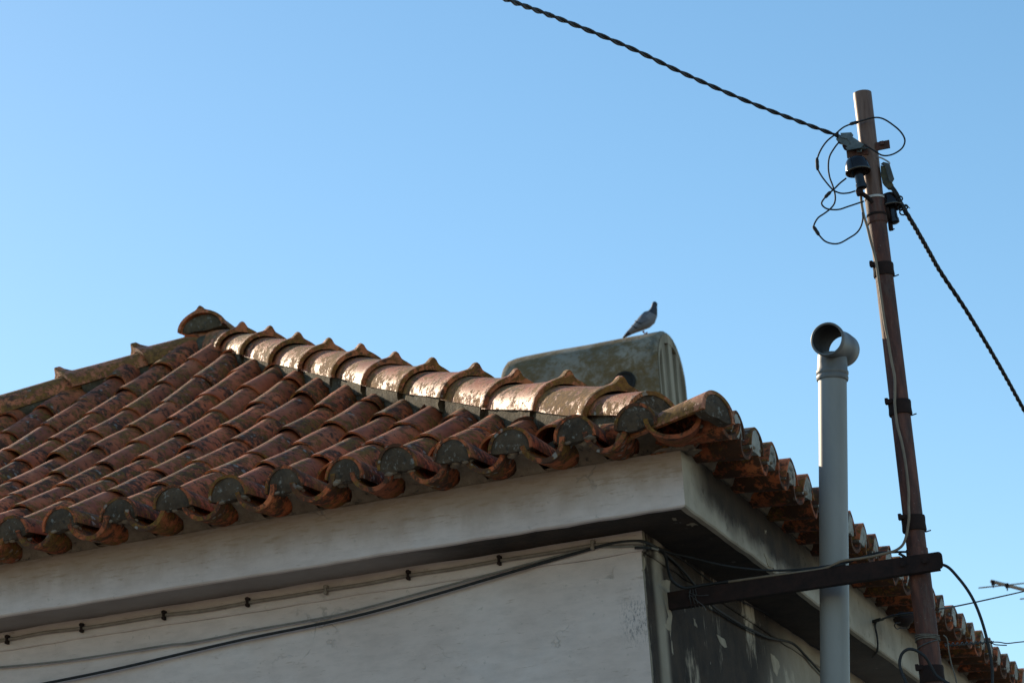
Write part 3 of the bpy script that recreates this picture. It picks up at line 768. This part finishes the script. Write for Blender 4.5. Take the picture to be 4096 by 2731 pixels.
# cross plate near the top
zc = at(3480, 610, y=PY).z; xc = pole_x(zc)
b = MB(); b.box((xc-.034, PY-.036, zc-.005), (.075, .006, .030)); b.box((xc+.05, PY-.01, zc+.012), (.055, .006, .030)); b.box((xc+.052, PY-.016, zc+.018),(.014,.012,.014)); mp_('cross_plate', b, M_rust, 30)
Z5 = lambda x, y: (3150+x/1.96, 300+y/1.96)
# insulators
def insulator(cx, cy, yy, s=1.0):
    c = at(*Z5(cx, cy), y=yy)         # centre of the skirt rim
    e = empty('insulator', c, '', 'insulator')
    M = Matrix.Translation((0,0,0)) @ Matrix.Rotation(R(-5), 4, 'Y') @ Matrix.Scale(s, 4)
    b = MB(); b.lathe([(.0,.052),(.018,.051),(.031,.045),(.038,.034),(.041,.018),(.044,.004),(.0455,-.004),(.0435,-.007),(.040,-.004),(.034,.012),(.018,.018),(.016,.016)], 32, M); b.build('bell', M_blackglaze, e, 50)
    b = MB(); b.lathe([(.0165,.018),(.0165,-.05),(.019,-.052),(.019,-.066),(.012,-.07),(.0,-.07)], 20, M); b.build('stem', M_blackglaze, e, 40)
    return e
e = insulator(553, 752, PY-.075); tag(e, 'dark glazed bell insulator in front of the mast on its left, the larger in view', 'insulator', 'insulators on the mast')
e2 = insulator(812, 1030, PY+.03, .94); tag(e2, 'dark glazed bell insulator half hidden behind the right side of the mast', 'insulator', 'insulators on the mast')
b = MB(); p = at(*Z5(575,925), y=PY-.07); b.tube(smooth_path([p, at(*Z5(620,955), y=PY-.05), at(*Z5(665,1000), y=PY-.03)]), .008, 8); b.tube([at(*Z5(560,900), y=PY-.073), at(*Z5(572,940), y=PY-.073)], .013, 8)
mp_('insulator_arm', b, M_rust_dark)
b = MB(); b.tube([at(*Z5(770,1040), y=PY+.0), at(*Z5(800,1140), y=PY+.03)], .010, 8); b.box(at(*Z5(808,1180), y=PY+.03), (.014,.014,.036)); b.tube([at(*Z5(795,1215), y=PY+.03), at(*Z5(840,1207), y=PY+.03)], .0022, 6)
mp_('insulator_arm', b, M_rust_dark)
# tension clamps
def plate(b, pts, y, th):
    a = [at(*Z5(x_, y_), y=y) for x_, y_ in pts]; n = len(a)
    b.add(a+[p+Vector((0,th,0)) for p in a], [tuple(range(n)), tuple(range(2*n-1, n-1, -1))]+[(k, (k+1)%n, n+(k+1)%n, n+k) for k in range(n)])
cl = empty('tension_clamp', at(*Z5(490,520), y=PY-.05), 'blue-grey wedge clamp gripping the overhead cable left of the mast', 'clamp', 'cable clamps on the mast')
b = MB(); plate(b, [(415,455),(500,450),(515,470),(508,485),(600,545),(575,570),(470,590),(455,570),(500,545),(470,500),(420,490)], PY-.07, .004); wp('side_plate', b, M_galv, cl, 30)
b = MB(); plate(b, [(400,475),(440,480),(480,510),(600,550),(590,575),(470,560),(405,525),(380,505)], PY-.064, .026); wp('body', b, M_galv, cl, 30)
b = MB(); plate(b, [(428,555),(445,545),(500,560),(520,590),(465,590),(440,580)], PY-.06, .012); plate(b, [(380,498),(400,490),(420,520),(400,532)], PY-.062, .018); wp('wedge', b, M_rust_dark, cl, 30)
b = MB(); b.tube(smooth_path([at(*Z5(*q), y=PY-.055) for q in [(545,600),(575,600),(580,580),(610,575),(632,575)]]), .0035, 6); wp('hook', b, M_galv, cl)
cl2 = empty('tension_clamp', at(*Z5(780,780), y=PY-.0), 'dark moss-flecked clamp hanging right of the mast above the down cable', 'clamp', 'cable clamps on the mast')
b = MB(); plate(b, [(730,700),(750,682),(785,690),(800,700),(836,815),(820,840),(800,835),(765,715)], PY-.02, .004); wp('side_plate', b, mat_simple('dull_plate', (.05,.06,.06), (.10,.11,.11), 30, .6, .2), cl2, 30)
b = MB(); plate(b, [(730,710),(762,712),(790,790),(822,850),(812,888),(780,885),(745,850),(732,780)], PY-.012, .022); wp('body', b, mat_simple('mossy_metal', (.04,.045,.04), (.11,.10,.05), 40, .8), cl2, 30)
b = MB(); b.tube(smooth_path([at(*Z5(*q), y=PY-.01) for q in [(718,645),(745,655),(795,685),(798,700)]]), .0032, 6); wp('hook', b, M_white, cl2)
# overhead twisted cables
def twisted(name, path, r, strands, pitch, mat, label, sub=10, group=None):
    P = smooth_path(path, sub); root = empty(name, P[0], label, 'cable', group)
    L = [0]
    for a, c in zip(P, P[1:]): L.append(L[-1]+(c-a).length)
    n = max(2, int(L[-1]/(pitch/9))); Q = []; k = 0
    for i in range(n+1):
        s_ = L[-1]*i/n
        while k < len(L)-2 and L[k+1] < s_: k += 1
        t = (s_-L[k])/max(1e-9, L[k+1]-L[k]); Q.append((P[k].lerp(P[k+1], t), s_))
    for j in range(strands):
        pts = []
        for i, (q, s_) in enumerate(Q):
            t = (Q[min(i+1, n)][0]-Q[max(i-1, 0)][0]).normalized(); u = t.cross(Vector((0,0,1))).normalized(); w = t.cross(u)
            a = 2*math.pi*(s_/pitch + j/strands + .15*math.sin(s_*2.1)); pts.append(q+(u*math.cos(a)+w*math.sin(a))*r)
        b = MB(); b.tube(pts, r*(1.02 if strands < 3 else 1.15), 7); wp('strand', b, mat, root, 80)
    return root
oh = [(1925,313,.68),(1850,285,.45),(1750,247,.15),(1650,205,-.13),(1550,160,-.45),(1450,112,-.78),(1300,50,-1.25),(1165,0,-1.75),(1000,-62,-2.4)]
pts = [atv(x, y, y=d) for x, y, d in oh]
dirv = (pts[-1]-pts[-2]).normalized()
for k in range(1, 9): pts.append(pts[-1]+(dirv+Vector((0,0,.012*k)))*.8)
twisted('overhead_cable', [at(*Z5(400,492), y=PY-.055)]+pts, .0039, 2, .20, M_black, 'loosely twisted pair of black cables crossing the sky to the upper left')
dn = [at(*Z5(815,880), y=PY), at(*Z5(850,930), y=PY), at(*Z5(880,990), y=PY+.02), at(*Z5(930,1080), y=.80), at(*Z5(1000,1195), y=.95), at(*Z5(1100,1370), y=1.2), at(*Z5(1200,1545), y=1.45), at(3870, 1250, y=1.8), at(3990, 1450, y=2.3), at(4096, 1640, y=2.8), at(4220, 1860, y=3.4)]
dv = (dn[-1]-dn[-2]).normalized()
for k in range(1, 10): dn.append(dn[-1]+(dv+Vector((0,0,.01*k)))*1.2)
twisted('down_cable', dn, .0042, 3, .16, M_black, 'tightly twisted black cable falling from the mast to the right')
b = MB(); 
for (cx, cy, rr_) in ((880,970,22),(890,1040,24),(905,1075,26),(860,985,20),(925,1035,18)):
    pts = [at(*Z5(cx+rr_*math.cos(t*.7), cy+rr_*.9*math.sin(t*.7)), y=PY+.01+.012*math.sin(t*.7+cx)) for t in range(10)]; b.tube(pts, .0028, 6)
b.tube([at(*Z5(925,1020), y=PY+.01), at(*Z5(962,1047), y=PY+.01)], [.005,.0008], 6)
tag(b.build('cable_knot', M_black), 'coil of wire lashed round the top of the falling twisted cable', 'wire')
loops = [
 ('jumper_wire', [(380,460),(420,425),(450,405),(500,385),(545,372),(600,355),(680,335),(750,345),(830,395),(890,450),(920,510),(905,565),(860,605),(800,630),(740,630),(680,595),(600,545)], 'black jumper wire making the top loop round the right of the mast', [3,4]),
 ('jumper_wire', [(400,455),(350,485),(300,530),(255,600),(232,670),(235,730),(265,790),(310,850),(345,890),(370,910),(420,928),(480,925),(530,910)], 'black jumper wire bowing furthest left beside the upper insulator', [4,7]),
 ('jumper_wire', [(410,520),(370,570),(330,640),(320,720),(330,800),(355,870),(373,940),(370,1000),(340,1045),(290,1085),(240,1120),(210,1170),(210,1200),(240,1245),(290,1300),(350,1322),(410,1318),(480,1280),(540,1240),(575,1190),(590,1130),(588,1080)], 'black jumper wire hanging in the lowest loop left of the mast', [12,13]),
 ('jumper_wire', [(460,810),(410,850),(370,890),(330,925),(300,955),(268,1000),(280,1030),(320,1052),(400,1055),(480,1030),(600,990)], 'black jumper wire in the small middle loop below the upper insulator', [3,4])]
for k, (nm, ps, lb, sp) in enumerate(loops):
    root = empty(nm, at(*Z5(*ps[0]), y=PY-.05), lb, 'wire', 'jumper wires on the mast')
    P = [at(*Z5(*q), y=PY-.05-.03*math.sin(math.pi*i/(len(ps)-1))*(1 if k != 0 else 0)-.012*k*0) for i, q in enumerate(ps)]
    b = MB(); b.tube(smooth_path(P, 6), .0030, 8); wp('conductor', b, M_black, root, 80)
    b = MB(); a, c = P[sp[0]], P[sp[0]+1]
    b.tube([a.lerp(c, t)+Vector((0,0,.0006*math.sin(t*40))) for t in (-.35,-.1,.2,.5,.8,1.1,1.3)], [.0032,.0058,.0066,.0060,.0066,.0056,.0032], 8); wp('tape_splice', b, M_black, root, 80)
# cream cable down the mast
Z8 = lambda x, y: (3100+x/1.568, 1200+y/1.568); Z6 = lambda x, y: (3340+x/3.92, 2000+y/3.92)
cr = [Z5(575,925),Z5(580,1000),Z5(598,1100),Z5(628,1200),Z5(652,1300),Z5(680,1400),Z5(700,1500),Z8(672,30),Z8(688,140),Z8(710,260),Z8(730,380),Z8(750,480),Z8(752,590),Z8(752,660),Z8(766,780),Z8(792,880),Z8(812,980),Z8(826,1080),Z8(838,1200),Z8(838,1290),Z6(1160,250),Z6(1145,400),Z6(1118,560),Z6(1060,700),Z6(960,780),Z6(850,818),Z6(720,848),Z6(560,885),Z6(380,915),Z6(100,955)]
P = [at(*q, y=PY-.046 if i < 20 else PY-.052+(.0) ) for i, q in enumerate(cr)]
wire('cream_cable', P+[at(*Z2(1900,585), y=.688), at(*Z2(1500,640), y=.688), at(*Z2(1100,697), y=.688)], .0048, M_cream, 'cream sheathed cable running down the front of the mast and back along the bracket', 'cable')
# black hose from bracket end, loops at the bottom right
wire('hanging_cable', [at(*Z6(1000,830), y=.70), atv(2120,1300,y=.74), atv(2168,1297,y=.74), atv(2200,1325,y=.74), atv(2232,1370,y=.74), atv(2255,1425,y=.735), atv(2272,1490,y=.73), atv(2279,1540,y=.73), atv(2278,1590,y=.72), atv(2270,1680,y=.71)], .0050, M_black, 'thick black cable arching down to the right from the end of the bracket')
Z1 = lambda x, y: (3400+x/2.486, 2100+y/2.486)
wire('looped_cable', [at(*Z1(640,1750), y=.62), at(*Z1(560,1568), y=.62), at(*Z1(515,1460), y=.62), at(*Z1(493,1370), y=.62), at(*Z1(515,1280), y=.62), at(*Z1(575,1232), y=.62), at(*Z1(650,1240), y=.63), at(*Z1(740,1300), y=.64), at(*Z1(800,1390), y=.66), at(*Z1(860,1490), y=.67), at(*Z1(960,1560), y=.67), at(*Z1(1080,1650), y=.66)], .0052, M_black, 'black cable looping back on itself at the foot of the mast')
b = MB()
for k in range(3):
    cz = at(*Z1(815,1090+k*22), y=PY-.04).z
    b.tube([Vector((PX+.0395*math.cos(t*.45+.5*k), PY+.0395*math.sin(t*.45+.5*k), cz-.006*math.cos(t*.45)+.0006*t)) for t in range(15)], .0026, 6)
b.tube(smooth_path([at(*Z1(*q), y=PY-.03) for q in [(930,1090),(965,1130),(985,1260),(1010,1380),(1040,1480),(1070,1600),(1110,1720)]]), .0024, 6)
tag(b.build('rope', M_rope, None, 80), 'old twine wound three times round the mast, its end hanging down', 'rope')
root = empty('stay_wire', at(*Z1(720,1220), y=PY-.03), 'grey stay wire looped on the mast with spiral tie, leading off right', 'wire')
b = MB(); cz = at(*Z1(815,1180), y=PY-.04).z
b.tube([Vector((PX+.039*math.cos(-math.pi+t*.33), PY-.039*abs(math.sin(t*.33)) if t < 9 else PY, cz-.012+.0035*t)) for t in range(10)], .0022, 6)
b.tube(smooth_path([at(*Z1(*q), y=PY) for q in [(940,1175),(1000,1195),(1120,1185),(1280,1168),(1400,1160),(1480,1160),(1560,1172),(1660,1162),(1760,1152),(2100,1120)]]), .0020, 6); b.tube(smooth_path([at(*Z1(*q), y=PY-.004) for q in [(1405,1145),(1430,1180),(1480,1188),(1560,1192)]]), .0020, 6); wp('wire', b, M_wire, root)
b = MB(); pts = []
for i in range(90):
    t = i/89; x = 945+t*480; y = 1188-t*28
    pts.append(at(*Z1(x, y+15*math.sin(i*.75)), y=PY+.009*math.cos(i*.75)))
b.tube(pts, .0020, 6); wp('spiral_tie', b, M_wire, root)
wire('side_wire', [at(*Z1(880,832), y=PY), at(*Z1(1010,812), y=.9), at(*Z1(1240,765), y=1.3), at(*Z1(1480,712), y=1.8), at(*Z1(1730,655), y=2.4), at(*Z1(2000,590), y=3.1)], .0026, M_black, 'thin black wire leaving the mast towards the aerial at the right', 'wire')
# wire and ceramic block on the side fascia
FXP = -.172
wire('fascia_wire', [at(*Z1(680,870), y=PY), at(*Z1(560,880), y=1.2), at(*Z1(400,905), y=1.7), at(*Z1(290,945), x=FXP), at(*Z1(255,970), x=FXP), at(*Z1(250,1010), x=FXP), at(*Z1(270,1110), x=FXP), at(*Z1(275,1200), x=FXP), at(*Z1(260,1270), x=-.2), at(*Z1(190,1340), x=-.3), at(*Z1(90,1390), x=-.4), at(*Z1(-60,1420), x=-.4)], .0042, M_black, 'black wire from the mast to the side eave, dropping under the soffit', 'wire')
b = MB(); p = at(*Z1(240,955), x=FXP); b.tube([p+Vector((-.01,0,0)), p+Vector((.03,-.01,.004))], .007, 7); b.tube(smooth_path([p, p+Vector((.02,-.02,-.004)), p+Vector((.05,-.05,-.008))]), .004, 6); wh = b.build('wire_hook', M_black); tag(wh, 'small black hook fixed in the side eave where the wire turns down', 'hook')
b = MB(); base = at(*Z1(540,920), x=-.06)
vv_ = []; n = 10
for i in range(7):
    for k in range(n):
        a = 2*math.pi*k/n; s_ = math.sin(math.pi*(i+.5)/7); p = base+Vector((.05*(i/3-1)*.9, .05*s_*math.cos(a), .030*s_*math.sin(a)-.006*s_)); vv_.append(p+Vector((0,0,jit(p, .012, 25))))
b.add(vv_, [(i*n+k, i*n+(k+1)%n, (i+1)*n+(k+1)%n, (i+1)*n+k) for i in range(6) for k in range(n)]+[tuple(range(n)), tuple(6*n+k for k in range(n))])
b.tube(smooth_path([at(*Z1(*q), x=-.06) for q in [(500,965),(450,975),(445,1005),(470,1030),(500,1020),(560,1020),(570,995)]]), .0024, 6)
tag(b.build('junction_lump', M_rust_dark), 'black taped cable joint hanging under the side eave tiles left of the mast', 'cable joint')

# ------------------------------------------------------------------ vent pipe
vp = empty('vent_pipe', (.086-.31, .86, -4.06), 'pale grey plastic vent pipe standing beside the eave with a tee top', 'pipe')
Pz = .86
pt = (atv(1912, 868, y=Pz)); pb = atv(1918, 1568, y=Pz)
dirp = (pb-pt).normalized(); pb2 = pt+dirp*((-4.06-pt.z)/dirp.z)
vp.location = pb2
b = MB(); b.tube([pb2, pb, pt+dirp*.0, pt-dirp*.02], .0498, 40); wp('pipe', b, M_pvc, vp, 50)
axis = -dirp; q = axis.to_track_quat('Z', 'Y').to_matrix().to_4x4()
b = MB(); b.lathe([(.0505,-.010),(.054,-.010),(.056,-.004),(.0555,.004),(.0535,.008),(.0565,.014),(.0565,.022),(.053,.027),(.0525,.05),(.0515,.070),(.0505,.083)], 36, Matrix.Translation(pt) @ q); wp('socket', b, M_pvc_old, vp, 50)
tc = atv(1899, 778, y=Pz-.105); te = atv(1938, 806, y=Pz+.075)
ax = (te-tc); Lx = ax.length; ax.normalize(); qt = ax.to_track_quat('Z', 'Y').to_matrix().to_4x4()
b = MB(); b.lathe([(.0525,.003),(.0575,.0),(.0600,.003),(.0600,.020),(.0580,.026),(.0555,.03),(.0555,Lx*.62),(.0580,Lx*.66),(.0600,Lx*.72),(.0600,Lx-.003),(.0575,Lx),(.0540,Lx-.003),(.0525,Lx*.6),(.0525,.02),(.0525,.003)], 40, Matrix.Translation(tc) @ qt); wp('tee', b, M_pvc_old, vp, 40)

b = MB(); b.lathe([(.0524,.004),(.0518,.006),(.0518,Lx-.006),(.0524,Lx-.004)], 40, Matrix.Translation(tc) @ qt); wp('tee_shade_sleeve', b, mat_simple('shaded_inside', (.018,.018,.02), (.045,.045,.045), 20, .85), vp, 40)  # added dark sleeve: shade inside the tee put into its colour
# ------------------------------------------------------------------ pigeon
Zp = lambda x, y: (1900+x/2.352, 1100+y/2.352)
PGY = CY+.33
foot = at(*Zp(1625,572), y=PGY); pig = empty('pigeon', foot, 'grey pigeon with dark neck and wing bars standing on the chimney top', 'bird')
def feather(name, dark):
    t = NT(name); co = t.coord(False)
    t.bump(t.noise(co, 90, 4), .3, .003); c = t.ramp(t.noise(co, 40, 4), [(.35, tuple(v_*.8 for v_ in dark)), (.65, dark)]); return t.out(c, .65)
F_body = feather('grey_feathers', (.20,.21,.24)); F_dark = feather('dark_feathers', (.035,.042,.06)); F_bar = feather('black_feathers', (.012,.012,.015)); F_wing = feather('wing_feathers', (.13,.14,.17))
F_leg = mat_simple('red_leg', (.25,.06,.05), (.35,.10,.08), 30, .6)
sp = [(1392,590,6,10),(1420,568,13,22),(1455,540,22,32),(1500,508,36,42),(1550,472,54,56),(1600,438,68,66),(1640,405,66,62),(1668,365,50,48),(1680,330,34,34),(1686,300,26,27),(1690,274,24,25),(1692,256,17,18),(1693,248,4,4)]
K = (at(*Zp(1000,500), y=PGY)-at(*Zp(1100,500), y=PGY)).length/100
v = []; f = []; n = 16
Pc = [at(*Zp(a, c), y=PGY) for a, c, _, _ in sp]
mats_i = []
for i, p in enumerate(Pc):
    t = (Pc[min(i+1, len(Pc)-1)]-Pc[max(i-1, 0)]).normalized(); w = Vector((.12, 1, 0)).normalized(); w = (w-t*w.dot(t)).normalized(); u = t.cross(w)
    for k in range(n):
        a = 2*math.pi*k/n; v.append(p+u*math.cos(a)*sp[i][2]*K+w*math.sin(a)*sp[i][3]*K)
for i in range(len(Pc)-1):
    for k in range(n): a = i*n+k; c_ = i*n+(k+1)%n; f.append((a, c_, c_+n, a+n)); mats_i.append(1 if (i >= 7 or i < 2) else 0)
f += [tuple(range(n)), tuple((len(Pc)-1)*n+k for k in range(n))]; mats_i += [1, 1]
me = mesh('body', v, f, F_body); me.materials.append(F_dark); me.polygons.foreach_set('material_index', mats_i); fix(me); smooth_by_angle(me, 80); link('body', me, pig, -foot)
def wing(side):
    outline = [(1640,352),(1672,400),(1660,440),(1620,468),(1560,498),(1500,530),(1440,562),(1408,578),(1425,548),(1470,500),(1520,444),(1575,388),(1610,360)]
    cen = (1570, 462); v = []; n = len(outline)
    for s_, off in ((1, 50), (.75, 60), (.4, 68), (0.02, 71)):
        for (x, y) in outline:
            xx = cen[0]+(x-cen[0])*s_; yy = cen[1]+(y-cen[1])*s_; k = max(.25, min(1, (xx-1380)/220))
            v.append(at(*Zp(xx, yy), y=PGY)+Vector((-.12*side*0, side*off*k*K, 0)))
    f = [(r_*n+i, r_*n+(i+1)%n, (r_+1)*n+(i+1)%n, (r_+1)*n+i) for r_ in range(3) for i in range(n)]; f.append(tuple(3*n+i for i in range(n)))
    me = fix(mesh('wing', v, f, F_wing)); smooth_by_angle(me, 80); w_ = link('wing', me, pig, -foot)
    for (x0, y0, x1, y1) in ((1515,440,1590,475),(1480,478,1545,512)):
        b = MB(); P = []
        for t in range(6):
            xx = x0+(x1-x0)*t/5; yy = y0+(y1-y0)*t/5+6*math.sin(t*.63); P.append(at(*Zp(xx, yy), y=PGY)+Vector((0, side*(66*max(.25, min(1, (xx-1380)/220)))*K, 0)))
        b.tube(P, [.001,.0042,.0052,.005,.0045,.001], 8); me = mesh('wing_bar', b.v, b.f, F_bar); smooth_by_angle(fix(me), 80); link('wing_bar', me, w_)
wing(-1); wing(1)
b = MB(); h0 = at(*Zp(1700,272), y=PGY-.004); b.tube([h0, h0+Vector((.008,-.004,-.0015)), h0+Vector((.018,-.008,-.005))], [.0042,.0034,.0008], 8); wp('beak', b, F_bar, pig)
for s_ in (-1, 1):
    b = MB(); c_ = at(*Zp(1694,268), y=PGY)+Vector((0, s_*.0155, 0)); b.lathe([(.0,-.0022),(.0022,0),(.0,.0022)], 8, Matrix.Translation(c_)); wp('eye', b, M_blackglaze, pig)
    b = MB(); hip = at(*Zp(1598+8*s_,535), y=PGY)+Vector((0, s_*.018, 0)); fo = foot+Vector((s_*.004, s_*.018, .003)); b.tube([hip, hip.lerp(fo, .5)+Vector((-.003,0,0)), fo], [.009,.0038,.003], 8)
    for a in (-35, 0, 35, 180): b.tube([fo, fo+Vector((math.cos(R(a))*.022, math.sin(R(a))*.022, -.002))], [.0028,.0012], 6)
    wp('leg', b, F_leg, pig)

# ------------------------------------------------------------------ far aerial
ant = empty('aerial', at(*Z1(1560,600), y=12), 'distant television aerial with thin cross rods at the right edge', 'aerial')
A0 = at(*Z1(1405,556), y=12); A1 = at(*Z1(1730,640), y=12.3); A1 = A0+(A1-A0)*2.2
b = MB(); b.tube([A0, A1], .014, 10); wp('boom', b, M_alu, ant)
for (x0, y0, x1, y1, yy) in ((1278,622,1860,562,12.0),(1690,732,2200,690,12.2)):
    b = MB(); b.tube([at(*Z1(x0,y0), y=yy), at(*Z1(x1,y1), y=yy)], .0055, 8); wp('rod', b, M_alu, ant)
for (x, y) in ((1422,570),(1562,600)):
    b = MB(); p = at(*Z1(x,y), y=12); b.box(p, (.025,.03,.035)); b.box(p+Vector((0,-.01,-.025)), (.008,.008,.035)); wp('rod_clamp', b, M_rust_dark, ant)
b = MB(); m0 = at(*Z1(1800,668), y=12.2); b.tube([m0+Vector((.1,0,.2)), m0+Vector((.1,0,-7.5))], .02, 10); wp('mast', b, M_alu, ant)
